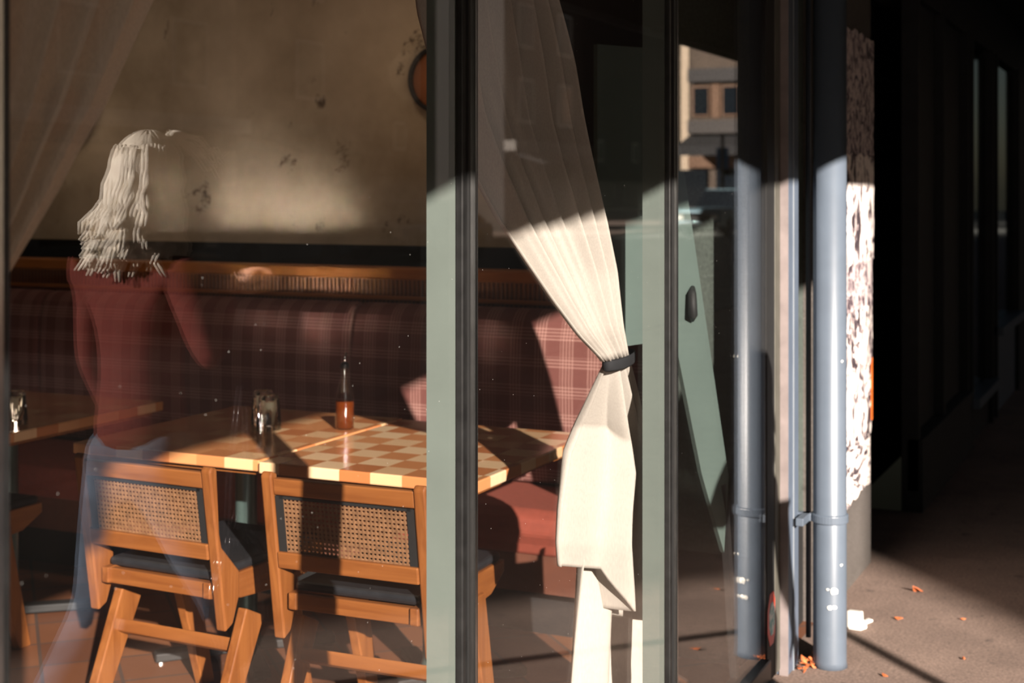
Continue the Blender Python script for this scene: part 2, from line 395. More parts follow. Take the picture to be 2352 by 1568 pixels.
f_ = ft.build('broken_foot_bracket', m['paintwhite'], bevel=.004); f_.location = (5.12, -.12, 0.001); tag(f_, 'small broken white painted bracket on the ground behind the downpipe', 'bracket')
def sheet(name, x0, x1, z0, z1, y, mat, label, sk=0, seed=1):
    rnd = random.Random(seed); n = 14; pts = []
    for i in range(n): pts.append((x0+(x1-x0)*i/n, z0+sk*i/n+rnd.uniform(-.012, .012)))
    for i in range(n): pts.append((x1+rnd.uniform(-.006, .006), z0+sk+(z1-z0-sk)*i/n))
    for i in range(n): pts.append((x1-(x1-x0)*i/n, z1+rnd.uniform(-.01, .01)))
    for i in range(n): pts.append((x0, z1-(z1-z0)*i/n))
    o = MB().prism(pts, y-.002, y).build(name, mat); tag(o, label, 'poster', 'posters on the grey pier'); return o
sheet('poster', 5.3, 6.0, .32, .62, -.001, m['post3'], 'lowest pale lettered poster on the grey pier', .02, 3)
sheet('poster', 5.35, 6.01, .55, .88, -.004, m['post1'], 'bold black and white poster second from the bottom of the pier', 0, 4)
sheet('poster', 5.32, 6.02, .84, 1.12, -.007, m['post1'], 'torn monochrome poster in the middle of the pier', 0, 5)
sheet('poster', 5.3, 6.0, 1.08, 1.30, -.010, m['post2'], 'mauve crowd picture poster above the middle of the pier', 0, 6)
sheet('poster', 5.3, 6.02, 1.27, 1.72, -.013, m['post1'], 'streaky black and white poster crossing the sunlight edge', 0, 8)
sheet('poster', 5.31, 6.0, 1.70, 2.18, -.016, m['post2'], 'shaded topmost poster on the grey pier', 0, 9)
og = box(6.0, 6.012, -.012, .0, .60, .86).build('orange_paper_strip', plain('orange paper', srgb(230, 110, 30), .7)); tag(og, 'narrow orange paper strip on the pier corner', 'paper')

# canopy over this shop
aw = empty('shop_awning', (0, 0, 2.6)); tag(aw, 'charcoal shop awning with grey front edge above the windows', 'awning')
MB().prism([(-2.0, .03), (-.02, .25), (-.02, .30), (-2.0, .04)], -1.5, 14, 'YZ').build('canopy', m['awning'], aw)
box(-1.5, 14, -2.03, -2.0, -.01, .075).build('front_edge', m['valance'], aw)
box(-1.5, -.62, -2.02, -2.0, -.22, -.012).build('added_sun_flap', m['awning'], aw)  # unseen flap added to keep sun off the sheer curtain

# ------------------------------------------------------------------ shaded shopfronts further along
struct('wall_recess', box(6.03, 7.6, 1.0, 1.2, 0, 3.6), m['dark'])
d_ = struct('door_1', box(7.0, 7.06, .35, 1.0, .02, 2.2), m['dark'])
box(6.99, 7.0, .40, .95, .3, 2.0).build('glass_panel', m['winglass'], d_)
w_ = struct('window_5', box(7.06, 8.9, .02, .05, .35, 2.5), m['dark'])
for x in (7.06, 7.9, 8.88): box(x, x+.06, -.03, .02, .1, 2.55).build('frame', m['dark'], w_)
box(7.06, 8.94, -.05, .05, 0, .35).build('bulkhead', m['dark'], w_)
struct('floor_recess', box(6.03, 7.06, .02, 1.0, -.2, 0), m['pave'])
def front(n, x0, x1, zs, bulk):
    w = struct('window_%d' % n, box(x0+.05, x1-.05, .0, .01, zs, 2.45), m['winglass'])
    box(x0, x0+.05, -.05, .03, 0, 2.5).build('frame', m['dark'], w)
    box(x1-.05, x1, -.05, .03, 0, 2.5).build('frame', m['dark'], w)
    box(x0, x1, -.09, .03, zs-.06, zs).build('sill', m['framewhite'], w)
    box(x0, x1, -.02, .03, 0, zs-.06).build('bulkhead', bulk, w)
    return w
front(6, 8.95, 10.05, .3, m['dark']); front(7, 10.25, 11.8, .62, m['framewhite'])
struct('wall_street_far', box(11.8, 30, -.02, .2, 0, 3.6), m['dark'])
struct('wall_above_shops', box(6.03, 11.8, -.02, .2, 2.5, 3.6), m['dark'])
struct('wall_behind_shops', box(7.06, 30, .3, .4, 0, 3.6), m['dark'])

# ------------------------------------------------------------------ tables
def table(name, x, y, mat, label, corner=0):
    t = empty(name, (x, y, 0)); tag(t, label, 'table', 'row of block wood tables')
    L, Wd, c = .87, .715, .012
    pts = [(-L/2, -Wd/2), (L/2, -Wd/2), (L/2, Wd/2), (-L/2, Wd/2)]
    MB().prism(pts, .716, .75, 'XY').build('tabletop', mat, t, bevel=.004)
    MB().prism([(-L/2+.03, -Wd/2+.03), (L/2-.03, -Wd/2+.03), (L/2-.03, Wd/2-.03), (-L/2+.03, Wd/2-.03)], .70, .7155, 'XY').build('underlay', m['teaky'], t)
    MB().lathe([(.055, .03), (.05, .06), (.038, .09), (.036, .66), (.05, .7)], n=24).build('pedestal', m['steel'], t, smooth=True)
    b = MB()
    for k in range(4):
        a = R(45+90*k); b.bar((0, 0, .03), (.30*math.cos(a), .30*math.sin(a), .022), .06, .03)
    bo = b.build('base', m['black'], t, bevel=.006)
    for k in range(4):
        a = R(45+90*k); MB().lathe([(.02, .0), (.02, .006), (.006, .008), (.006, .03)], c=(.28*math.cos(a), .28*math.sin(a)), n=14).build('glide', m['chrome'], bo)
    return t
table('cafe_table', 3.935, .9475, m['checker'], 'checkered block wood cafe table nearest the window frame')
table('cafe_table', 3.955, 1.675, m['checker2'], 'paler cafe table carrying the two upturned glasses and the bottle')
table('cafe_table', 3.92, 2.70, m['checker2'], 'cafe table in deep shade at the far left')

# ------------------------------------------------------------------ chairs
def chair():
    t = empty('cane_back_chair'); hw = .245; pw = .034
    prof = [(0, .795), (.01, .807), (.03, .80), (.042, .62), (.052, .58), (.128, .50), (.128, .43), (.10, .36), (.068, .345)]
    for s in (-1, 1):
        y0 = s*(hw-pw/2)
        MB().prism(prof, y0-pw/2, y0+pw/2).build('back_post', m['teak'], t, bevel=.005)
    ln = lambda z: .068*(.80-z)/.455
    MB().prism([(ln(.79)+.004, .79), (ln(.745)+.004, .745), (ln(.745)+.028, .745), (ln(.79)+.028, .79)], -hw+pw, hw-pw).build('top_rail', m['teaky'], t, bevel=.004)
    MB().prism([(ln(.59)-.004, .59), (ln(.545)-.004, .545), (ln(.545)+.028, .545), (ln(.59)+.028, .59)], -hw+pw, hw-pw).build('lower_rail', m['teaky'], t, bevel=.004)
    # cane: pairs of vertical and horizontal strands with diagonals through every cell
    c = MB(); y1 = hw-pw-.022; z0, z1 = .59, .735; p = .0125
    X = lambda z: ln(z)+.010
    def st(ya, za, yb, zb, w, off): c.bar((X(za)+off, ya, za), (X(zb)+off, yb, zb), w, .0012, up=(1, 0, 0))
    ny = int(2*y1/p); nz = int((z1-z0)/p)
    for i in range(ny+1):
        y = -y1+i*p
        for d in (-.0014, .0014): st(y+d, z0, y+d, z1, .0021, 0)
    for j in range(nz+1):
        z = z0+j*p
        for d in (-.0014, .0014): st(-y1, z+d, y1, z+d, .0021, .0010)
    H_ = nz*p; Wt = ny*p
    for k in range(-nz, ny+1):
        for sgn in (1, -1):
            a = k*p+p/2; s0 = max(0, -a); s1 = min(H_, Wt-a)
            if s1-s0 < p: continue
            ya, yb = -y1+a+s0, -y1+a+s1; za, zb = z0+s0, z0+s1
            if sgn < 0: ya, yb = -ya, -yb
            st(ya, za, yb, zb, .0026, .0018)
    c.build('cane_panel', m['cane'], t)
    b = MB(); b.prism([(X(.742)-.003, .742), (X(.735)-.003, .735), (X(.735)+.006, .735), (X(.742)+.006, .742)], -y1-.008, y1+.008)
    for s in (-1, 1):
        yy = s*(y1+.008); b.prism([(X(.742)-.003, .742), (X(.59)-.003, .59), (X(.59)+.006, .59), (X(.742)+.006, .742)], yy-.012, yy+.012)
    b.build('panel_shadow', m['black'], t)  # black strips stand in for the shadow round the cane
    # seat
    for s in (-1, 1):
        y0 = s*(hw-.028-pw)
        MB().prism([(.06, .475), (.61, .475), (.612, .44), (.52, .395), (.38, .385), (.20, .40), (.06, .43)], y0-.013, y0+.013).build('side_rail', m['teakx'], t, bevel=.004)
        # inverted V: a rear and a front leg
        yl = s*(hw-.017-pw*.05)
        MB().prism([(.165, .385), (.245, .345), (.065, .0), (.0, .0)], yl-.016, yl+.016).build('leg', m['teak'], t, bevel=.004)
        MB().prism([(.35, .42), (.45, .42), (.545, .0), (.49, .0)], yl-.016-s*.034, yl+.016-s*.034).build('leg', m['teak'], t, bevel=.004)
    MB().box(.07, .095, -hw+.06, hw-.06, .428, .472).build('rear_rail', m['teaky'], t, bevel=.004)
    MB().box(.58, .605, -hw+.06, hw-.06, .435, .472).build('front_rail', m['teaky'], t, bevel=.004)
    MB().prism([(.155, .300), (.178, .285), (.165, .252), (.142, .267)], -hw+.03, hw-.03).build('stretcher', m['teaky'], t, bevel=.003)
    # cushion
    q = MB(); q.box(.085, .60, -hw+.055, hw-.055, .474, .50); q.build('cushion', m['leather'], t, bevel=.01)
    return t
c1 = chair(); c1.location = (3.15, .805, 0); c1.rotation_euler = (0, 0, R(1.5))
tag(c1, 'cane backed teak chair nearest the window frame at the checkered table', 'chair', 'cane backed chairs')
c2 = copy_tree(c1); c2.location = (3.135, 1.445, 0); c2.rotation_euler = (0, 0, R(-2)); c2['label'] = 'cane backed teak chair at the pale table with the bottle'
c3 = copy_tree(c1); c3.location = (3.17, 2.60, 0); c3.rotation_euler = (0, 0, 0); c3['label'] = 'chair at the shaded table, only its front leg showing at the left edge'

# ------------------------------------------------------------------ banquette, ledge, reeded panel
bq = empty('banquette', (4.9, 3, 0)); tag(bq, 'long dark plaid banquette with rust seat against the low partition', 'banquette')
prof = [(-.05, .46), (-.07, .6), (-.075, .85), (-.065, 1.0), (-.045, 1.065), (-.01, 1.10), (.05, 1.11), (.09, 1.09), (.09, .46)]
for a, b in ((-2.57, -1.192), (-1.188, .42), (.424, 1.9), (1.904, 2.95)):
    MB().prism(prof, a, b).build('back_cushion', m['plaid'], bq, bevel=.02, smooth=False)
sp_ = [(-.45, .34), (-.47, .38), (-.46, .43), (-.42, .455), (.08, .455), (.08, .30), (-.44, .30)]
for a, b in ((-2.57, -.5), (-.496, 2.95)):
    MB().prism(sp_, a, b).build('seat_cushion', m['rust'], bq, bevel=.012)
box(-.43, .05, -2.57, 2.95, .17, .30).build('apron', plain('brown banquette apron', srgb(84, 46, 30), .7), bq)
box(-.33, .05, -2.57, 2.95, 0, .17).build('plinth', m['black'], bq)
pt = struct('trim_8', box(5.0, 5.05, .43, 6, 0, 1.195), m['reed'])
lg = box(4.97, 5.075, .43, 6, 1.197, 1.245).build('ledge', m['ledge'], bevel=.006); tag(lg, 'long oiled wooden ledge running above the banquette back', 'ledge')
rl = box(4.985, 5.0, .43, 6, 1.112, 1.13).build('rail', m['ledge'], bevel=.003); tag(rl, 'slim wooden rail between reeded panel and banquette back', 'rail')

# sconces
def sconce(y, z, label):
    t = empty('wall_sconce', (5.295, y, z)); tag(t, label, 'lamp', 'round wall sconces')
    def ring(r0, r1, x0, x1, n=40):
        k = MB(); P = [(r0, x0), (r1, x0), (r1, x1), (r0, x1)]
        V = [[k.bm.verts.new((-x, r*math.cos(2*math.pi*i/n), r*math.sin(2*math.pi*i/n))) for r, x in P] for i in range(n)]
        for i in range(n):
            for j in range(4): k.bm.faces.new((V[i][j], V[i][(j+1) % 4], V[(i+1) % n][(j+1) % 4], V[(i+1) % n][j]))
        return k
    ring(.125, .142, 0, .05).build('rim', m['black'], t, smooth=False, bevel=.003)
    M = Mat('glowing amber mesh')
    M.set(Roughness=.6, Base_Color=srgb(120, 72, 42)); M.b.inputs['Emission Color'].default_value = srgb(220, 120, 60)
    M.b.inputs['Emission Strength'].default_value = .015
    vo = M.new('ShaderNodeTexVoronoi'); vo.inputs['Scale'].default_value = 120; M.L(M.coord(), vo.inputs['Vector']); M.bump(vo.outputs['Distance'], .6, .002)
    k = MB(); n = 40
    rings = [[k.bm.verts.new((-.03-h, r*math.cos(2*math.pi*i/n), r*math.sin(2*math.pi*i/n))) for i in range(n)] for r, h in ((.125, 0), (.1, .012), (.06, .02), (.01, .024))]
    for a, b in zip(rings, rings[1:]):
        for i in range(n): k.bm.faces.new((a[i], a[(i+1) % n], b[(i+1) % n], b[i]))
    k.bm.faces.new(rings[-1]); k.build('diffuser', M.m, t, smooth=True)
sconce(1.635, 2.02, 'round black rimmed sconce glowing amber beside the window post')
sconce(3.64, 1.93, 'round black rimmed sconce half hidden by the sheer curtain')
for y, z in ((1.635, 2.02), (3.64, 1.93)):
    l = bpy.data.lights.new('sconce light', 'POINT'); l.energy = .5; l.color = (1, .72, .48); l.shadow_soft_size = .1
    o = bpy.data.objects.new('sconce_light', l); COL.objects.link(o); o.location = (5.05, y, z)

for x, y in ((4.35, 1.7), (4.35, 3.2)):
    t = empty('added_fill_lamp', (x, y, 2.86)); tag(t, 'added unseen warm ceiling fill lamp above the %s table' % ('pale' if y < 2 else 'shaded left'), 'lamp')  # lamp added out of view to lift the dim wall and banquette
    MB().lathe([(.12, 0), (.13, .01), (.13, .039)], n=28).build('housing', m['black'], t)
    MB().lathe([(.10, -.012), (.11, -.001)], n=28).build('diffuser', emis('warm fill glow', (1, .72, .5, 1), 3), t)
    l = bpy.data.lights.new('added fill light', 'AREA'); l.shape = 'DISK'; l.size = .2; l.energy = 2.2; l.color = (1, .74, .54)
    o = bpy.data.objects.new('added_fill_light', l); COL.objects.link(o); o.location = (x, y, 2.84)

# ------------------------------------------------------------------ table things
bt = empty('oil_bottle', (4.11, 1.384, .7502)); tag(bt, 'glass bottle of amber liquid with black and silver pourer on the table', 'bottle')
MB().lathe([(.029, .001), (.033, .006), (.033, .085), (.030, .11), (.018, .165), (.0125, .195), (.0125, .208)], n=30).build('glass', m['clear'], bt, smooth=True)
MB().lathe([(.0, .004), (.0305, .005), (.0305, .085), (.0295, .092), (.0, .092)], n=30, close=False).build('liquid', m['oil'], bt, smooth=True, label='amber liquid filling the lower half')
MB().lathe([(.0145, .204), (.0145, .214), (.012, .222), (.006, .226)], n=20).build('stopper', m['black'], bt, smooth=True)
MB().tube([(0, 0, .222), (0, 0, .235), (.004, -.003, .258)], [.0045, .0042, .003]).build('spout', m['chrome'], bt, smooth=True)
def tumbler():
    t = MB(); n = 32; H_, r0, r1, th = .115, .043, .033, .003
    def ring(r, z, fac): return [t.bm.verts.new(((r*(1+fac*.035*math.cos(i*math.pi*2/n*10)))*math.cos(2*math.pi*i/n), (r*(1+fac*.035*math.cos(i*math.pi*2/n*10)))*math.sin(2*math.pi*i/n), z)) for i in range(n)]
    P = [(r0, 0, 0), (r0-.001, .02, 1), (r1+.001, H_-.012, 1), (r1-.004, H_, 0), (.012, H_-.001, 0), (.012, H_-.012, 0), (r1-th-.002, H_-.016, 0), (r0-th, 0, 0)]
    rs = [ring(*p) for p in P]
    for a, b in zip(rs, rs[1:]+rs[:1]):
        for i in range(n): t.bm.faces.new((a[i], a[(i+1) % n], b[(i+1) % n], b[i]))
    return t.build('tumbler', m['tumbler'], smooth=True)
g1 = tumbler(); g1.location = (4.0, 1.615, .7502); tag(g1, 'upturned glass tumbler in front of its pair on the table', 'glass', 'upturned tumblers')
for (x, y, l) in ((4.09, 1.70, 'upturned glass tumbler behind its pair on the table'), (3.72, 2.47, 'upturned tumbler on the shaded left table')):
    g = g1.copy(); COL.objects.link(g); g.location = (x, y, .7502); g['label'] = l

# ------------------------------------------------------------------ curtains
def interp(tab, h):
    if h >= tab[0][1]: 
        (a, b), (c, d) = tab[0], tab[1]; return a+(c-a)*(h-b)/(d-b)
    for (a, b), (c, d) in zip(tab, tab[1:]):
        if d <= h <= b: return a+(c-a)*(h-b)/(d-b)
    return tab[-1][0]
Lt = [(2.33, 2.4), (2.40, 1.9), (2.50, 1.70), (2.60, 1.60), (2.72, 1.495), (2.86, 1.396), (3.00, 1.30), (3.15, 1.206), (3.30, 1.131)]
Rt = [(2.82, 2.4), (2.976, 1.986), (3.079, 1.846), (3.133, 1.736), (3.188, 1.645), (3.304, 1.474), (3.376, 1.351), (3.42, 1.21), (3.46, 1.125)]
cu = empty('cream_curtain', (0, 0, 0)); tag(cu, 'cream linen curtain gathered by a black band inside the middle window', 'curtain')
def upper(u, v):
    h = 1.128+(2.4-1.128)*v
    xl, xr = interp(Lt, h), interp(Rt, h); t = (h-1.128)/1.27
    amp = .010+.034*min(1, t*1.6)
    wob = .5*math.sin(v*3.1)
    y = .125+amp*math.sin(u*math.pi*2*6.3+wob+.8*math.sin(u*5))+amp*.35*math.sin(u*math.pi*2*13+2*v)
    uu = u+.012*math.sin(u*math.pi*12)*min(1, t*2)
    yb = .125+(.05+.13*(1-u))*min(1, t*2.2); q = (yb+D0)/(.13+D0)
    return ((xl+(xr-xl)*uu)*q, y+yb-.125, 1.55+(h-1.55)*q)
MB().grid(upper, 150, 70).build('upper_drape', m['linen'], cu, smooth=True, thick=.002)
Lb = [(3.315, 1.125), (3.28, 1.04), (3.25, .957), (3.225, .859), (3.195, .742), (3.185, .66), (3.20, .55), (3.21, .40)]
Rb = [(3.46, 1.125), (3.50, 1.03), (3.54, .9), (3.55, .40)]
def lower(u, v):
    hb = (.60 if u < .12 else .60-.10*min(1, (u-.12)/.06) if u < .18 else .50)-.12*u+.01*math.sin(u*9)
    h = 1.122-(1.122-hb)*v
    xl, xr = interp(Lb, h), interp(Rb, h); amp = .012+.062*min(1, v*2.2)
    y = .125+.05*min(1, v*3)+amp*math.sin(u*math.pi*2*3.4+.6*math.sin(v*2)+.4)+amp*.3*math.sin(u*math.pi*2*8+v)
    q = (.125+.05*min(1, v*3)+D0)/(.125+D0)
    return ((xl+(xr-xl)*u)*q, y, h)
MB().grid(lower, 110, 60).build('lower_drape', m['linen'], cu, smooth=True, thick=.002)
def hem(u, v):
    h = .62-(.62-.012)*v
    xl, xr = 3.34-.05*v, 3.86
    bl = max(0, v-.55)
    y = .20+.034*math.sin(u*math.pi*2*3.3+v*1.5)-.05*bl*u+.018*bl*math.sin(v*34+u*7)
    return (xl+(xr-xl)*u, y, h)
MB().grid(hem, 90, 70).build('under_drape', m['linen'], cu, smooth=True, thick=.002)
k = MB(); n = 28
V = [[k.bm.verts.new((3.388+.082*math.cos(2*math.pi*i/n)*s, .125+.030*math.sin(2*math.pi*i/n)*s, z-.010*math.sin(math.pi*i/n)**2*0+.006*math.cos(2*math.pi*i/n))) for i in range(n)] for s, z in ((1.0, 1.108), (1.06, 1.113), (1.06, 1.133), (1.0, 1.138))]
for a, b in zip(V, V[1:]+V[:1]):
    for i in range(n): k.bm.faces.new((a[i], a[(i+1) % n], b[(i+1) % n], b[i]))
k.build('tieback', m['curtain_band'], cu, smooth=True, label='black fabric tieback band')
rod = MB().tube([(1.17, .16, 2.62), (4.48, .16, 2.62)], .012).build('curtain_rod', m['black'], smooth=True); tag(rod, 'black curtain rod above the windows', 'rod')

sc = empty('sheer_curtain', (0, 0, 0)); tag(sc, 'sheer pale curtain swept to the left edge of the left window', 'curtain')
Ls = [(1.175, 2.4), (1.175, 1.02)]
Rs = [(1.93, 2.4), (1.72, 2.05), (1.569, 1.815), (1.518, 1.735), (1.47, 1.659), (1.421, 1.60), (1.386, 1.55), (1.337, 1.491), (1.294, 1.44), (1.23, 1.2), (1.21, 1.03)]
def sheer(u, v):
    h = 1.03+1.37*v; xl, xr = interp(Ls, h), interp(Rs, h); amp = .005+.022*v
    y = .13+amp*math.sin(u*math.pi*2*5.5+.8*math.sin(u*7))+amp*.3*math.sin(u*math.pi*26)
    return (xl+(xr-xl)*u, y, h)
MB().grid(sheer, 120, 50).build('drape', m['sheer'], sc, smooth=True)
def sheer2(u, v):
    h = 1.03-1.0*v; w = .035+.10*min(1, v*3); return (1.175+w*u, .13+.014*math.sin(u*math.pi*2*3), h)
MB().grid(sheer2, 40, 20).build('lower_drape', m['sheer'], sc, smooth=True)

# ------------------------------------------------------------------ leaning green board behind the right pane
lb = empty('leaning_board', (0, 0, 0)); tag(lb, 'dull green board leaning inside the right window beside the curtain', 'board')
k = MB()
P = [(3.62+.27*t, .25-.15*t, h) for t, h in ((-.1, 1.95), (.72, 1.95), (1.0, 1.5), (1.50, .72), (1.44, .50), (1.153, .74), (.785, 1.17), (.6, 1.13), (-.1, 1.12))]
A = [k.bm.verts.new(p) for p in P]; B = [k.bm.verts.new((p[0]+.008, p[1]+.014, p[2])) for p in P]
k.bm.faces.new(A); k.bm.faces.new(B[::-1])
for i in range(9): k.bm.faces.new((A[i], B[i], B[(i+1) % 9], A[(i+1) % 9]))
k.build('panel', m['board'], lb)
MB().bar((4.015, .04, .70), (4.16, .04, .012), .02, .035).build('leg', m['black'], lb)
MB().tube([(3.90, .095, 1.275), (3.868, .085, 1.26), (3.860, .08, 1.20), (3.885, .09, 1.185)], [.008, .012, .013, .006]).build('handle', m['black'], lb, smooth=True)

# ------------------------------------------------------------------ leaves
def leaf_mb(sz):
    k = MB(); pts = [(0, -1), (.35, -.5), (.55, 0), (.35, .5), (0, 1), (-.35, .55), (-.5, 0), (-.3, -.5)]
    c = k.bm.verts.new((0, 0, .25*sz)); vs = [k.bm.verts.new((a*sz, b*sz, abs(b)*.2*sz)) for a, b in pts]
    for i in range(8): k.bm.faces.new((vs[i], vs[(i+1) % 8], c))
    return k
l0 = leaf_mb(.016).build('dry_leaf', m['leaf'], thick=.001)
tag(l0, 'small dry orange leaf in the heap between blue frame and downpipe', 'leaf', 'leaf heap by the downpipe')
l0.location = (4.62, -.07, .003)
for i in range(34):
    o = l0.copy(); COL.objects.link(o); r = random.random()
    o.location = (4.555+.19*random.random(), -.045-.10*random.random()*(.4+r*.4), .003+.03*random.random()*max(0, 1-r))
    o.rotation_euler = (random.uniform(-.8, .8), random.uniform(-.8, .8), random.uniform(0, 6)); s = random.uniform(.5, 1.1); o.scale = (s, s, s)
for (x, y, s, l) in ((5.652, -.252, 2.0, 'curled orange leaf alone near the shadow edge on the pavement'), (5.256, -.249, 1.1, 'small flat orange leaf in the sunlit middle of the pavement'), (4.62, -.315, .9, 'tiny orange leaf at the bottom edge near the downpipe'), (5.35, -.46, .7, 'tiny orange leaf on the right of the thin pole shadow'), (4.9, -.52, .7, 'tiny orange leaf at the right by the bottom corner')):
    o = l0.copy(); COL.objects.link(o); o.location = (x, y, .004); o.scale = (s, s, s*1.6); o.rotation_euler = (.5 if s > 1.5 else .1, .3 if s > 1.5 else 0, random.uniform(0, 6)); o['label'] = l; o['group'] = 'loose leaves on the pavement'

# ------------------------------------------------------------------ street furniture, kerbside pole that throws the thin shadow
t0 = 3.0
pl = empty('street_pole', (5.03-1.05*t0, -.10-t0, 0)); tag(pl, 'slim grey street pole at the kerb behind the photographer', 'pole')
MB().lathe([(.035, .0), (.028, .02), (.028, 3.4)], n=16).build('shaft', m['blackmetal'], pl, smooth=True)
box(-.2, .2, -.015, .015, 2.8, 3.3).build('sign_plate', m['stone2'], pl)

# ------------------------------------------------------------------ buildings over the road
def building(x0, x1, y, depth, h, mat, label, floors, name='building', zt=3.4, step=3.2, ww=1.3, wh=1.6, faces='front', trimm=None, awn=True):
    t = empty(name, (x0, y, 0)); tag(t, label, 'building')
    L = x1-x0
    box(0, L, -depth, 0, 0, h).build('walls', mat, t)
    box(-.2, L+.2, -depth-.1, .25, h, h+.35).build('cornice', trimm or m['stone2'], t)
    if awn:
        box(.0, L, 0, .5, 3.15, 3.55).build('shop_fascia', m['carwhite'] if awn == 2 else m['stone2'], t)
        MB().prism([(0, 3.2), (1.6, 2.7), (1.6, 2.62), (0, 3.1)], .3, L-.3, 'YZ').build('shop_canopy', m['awning'], t)
    n = max(1, int(L/step))
    for f in range(floors):
        for i in range(n):
            xx = (i+.5)*L/n; zz = zt+1.0+f*3.0
            w = box(xx-ww/2-.08, xx+ww/2+.08, 0, .06, zz-.08, zz+wh+.08).build('window', m['carwhite'], t)
            box(xx-ww/2, xx+ww/2, .06, .07, zz, zz+wh).build('pane', m['winglass'], w)
    for i in range(n):
        xx = (i+.5)*L/n
        w = box(xx-step*.40, xx+step*.40, 0, .05, .3, 2.5).build('shop_window', m['winglass'], t)
    return t
building(-17.1, 12.2, -22, 8, 15, m['stone2'], 'tall grey building across the road that shades the pavement', 3, step=4)
building(20, 32.6, -22.5, 8, 10, m['stone'], 'cream building opposite with pale shop fascia and upper windows', 2, awn=2)
building(33.3, 39.2, -22.5, 3, 10.2, m['brown'], 'brown brick building opposite beside the cream one', 2)
building(50, 58, -22.5, 3, 10.4, plain('charcoal render', srgb(44, 41, 40), .9), 'grey building opposite furthest down the road', 2)
building(50, 140, -45, 8, 18, plain('dark brown block render', srgb(48, 42, 38), .9), 'long brown building block far behind the opposite row', 1, step=9, awn=False)
# end-of-street building that closes the view, its lit side faces back down the street
eb = empty('corner_building', (72, -30, 0)); tag(eb, 'sunlit cream corner building at the end of the road with shopfront below', 'building')
box(0, 10, 7.9, 14, 0, 16).build('walls', plain('umber render', srgb(84, 72, 62), .9, scale=2), eb)
box(-.05, 1, 7.45, 7.9, 0, 16).build('lit_tint_corner', m['stone'], eb)  # lighter cream puts the sunlit return into the colour
box(-.3, 0, 7.9, 14, 7.3, 8.0).build('upper_band', plain('grey band', srgb(62, 60, 60), .9), eb)
box(-.3, 0, 7.9, 14, 4.6, 5.3).build('lower_band', plain('lower grey band', srgb(74, 70, 68), .9), eb)
for y in [8.1+1.6*i for i in range(4)]:
    box(-.06, 0, y+1.02, y+1.5, 5.4, 7.25).build('pilaster', m['brown'], eb)
    w = box(-.12, 0, y, y+.95, 5.5, 7.1).build('window', m['brown'], eb); box(-.15, -.12, y+.1, y+.85, 5.6, 7.0).build('pane', m['winglass'], w)
MB().prism([(0, 4.5), (0, 4.1), (-2.2, 3.4), (-2.2, 3.9)], 7.9, 14).build('shop_canopy', m['awning'], eb)
box(-.2, 0, 7.9, 14, 2.8, 3.4).build('sign_board', m['brown'], eb)
for y in [7.2+2.2*i for i in range(3)]: box(-.1, 0, y, y+1.7, .2, 2.7).build('shop_window', m['winglass'], eb)
# poles with blue sign
for i, (x, y, l) in enumerate(((64, -17.9, 'slim street pole with a blue sign beside the parked cars'), (57, -18.3, 'plain slim street pole behind the blue signed one'))):
    p = empty('street_sign', (x, y, 0)); tag(p, l, 'pole')
    MB().lathe([(.09, 0), (.08, 4.2)], n=12).build('shaft', m['stone2'], p)
    if i == 0: box(-.03, .03, -.28, .28, 2.6, 3.6).build('sign_plate', m['signblue'], p)

def car(loc, rz, paint, label, suv=True, s=1):
    t = empty('car', loc, rz); tag(t, label, 'car', 'cars in the road'); t.scale = (s, s, s)
    Hh = 1.75 if suv else 1.42; bh = 1.05 if suv else .88
    body = [(-2.3, .35), (-2.35, .6), (-2.3, bh), (-1.0, bh+.04), (2.25, bh-.02), (2.35, .8), (2.35, .35), (1.9, .28), (-1.9, .28)]
    MB().prism(body, -.9, .9).build('body', paint, t, bevel=.09)
    # nose faces -x ; cabin tapers inward
    k = MB(); base = [(-.95, bh), (2.2, bh)] ; top = [(-.25, Hh), (1.9 if suv else 1.2, Hh)]
    V = [k.bm.verts.new(p) for p in ((-.95, -.82, bh), (2.2, -.82, bh), (2.2, .82, bh), (-.95, .82, bh), (-.25, -.66, Hh), (1.9 if suv else 1.2, -.66, Hh), (1.9 if suv else 1.2, .66, Hh), (-.25, .66, Hh))]
    for f in ((0,1,2,3), (4,5,6,7), (0,1,5,4), (1,2,6,5), (2,3,7,6), (3,0,4,7)): k.bm.faces.new([V[i] for i in f])
    k.build('cabin', m['carglass'], t, bevel=.05)
    box(-.2, 1.85 if suv else 1.15, -.67, .67, Hh-.03, Hh+.03).build('roof', paint, t, bevel=.02)
    for sx in (-1.45, 1.4):
        for sy in (-.82, .82):
            k = MB(); n = 24; r = .36
            A = [k.bm.verts.new((sx+r*math.cos(2*math.pi*i/n), sy-.11, r+r*math.sin(2*math.pi*i/n))) for i in range(n)]; B = [k.bm.verts.new((v.co.x, sy+.11, v.co.z)) for v in A]
            k.bm.faces.new(A); k.bm.faces.new(B[::-1])
            for i in range(n): k.bm.faces.new((A[i], B[i], B[(i+1) % n], A[(i+1) % n]))
            k.build('wheel', m['tyre'], t)
    box(-2.40, -2.33, -.55, .55, .58, .82).build('grille', m['black'], t)
    gb = MB(); gb.box(-2.42, -2.57, -.85, .85, .84, .90); gb.box(-2.44, -2.3, -.88, .88, .42, .52); gb.build('bumper', m['chrome'], t, bevel=.02)
    for sy in (-.7, .7): box(-2.41, -2.33, sy-.13, sy+.13, .62, .82).build('headlight', m['headlamp'], t, bevel=.02)
    return t
car((52.8, -14.5, -.12), R(8), m['cargrey'], 'dark off road car facing along the road with bright grille', True)
car((60.5, -17.0, -.12), R(0), m['carblue'], 'steel blue low car parked behind the dark one', False)
car((44, -4.9-1.2, -.12), R(0), m['carwhite'], 'white car parked at the near kerb far down the street', True)
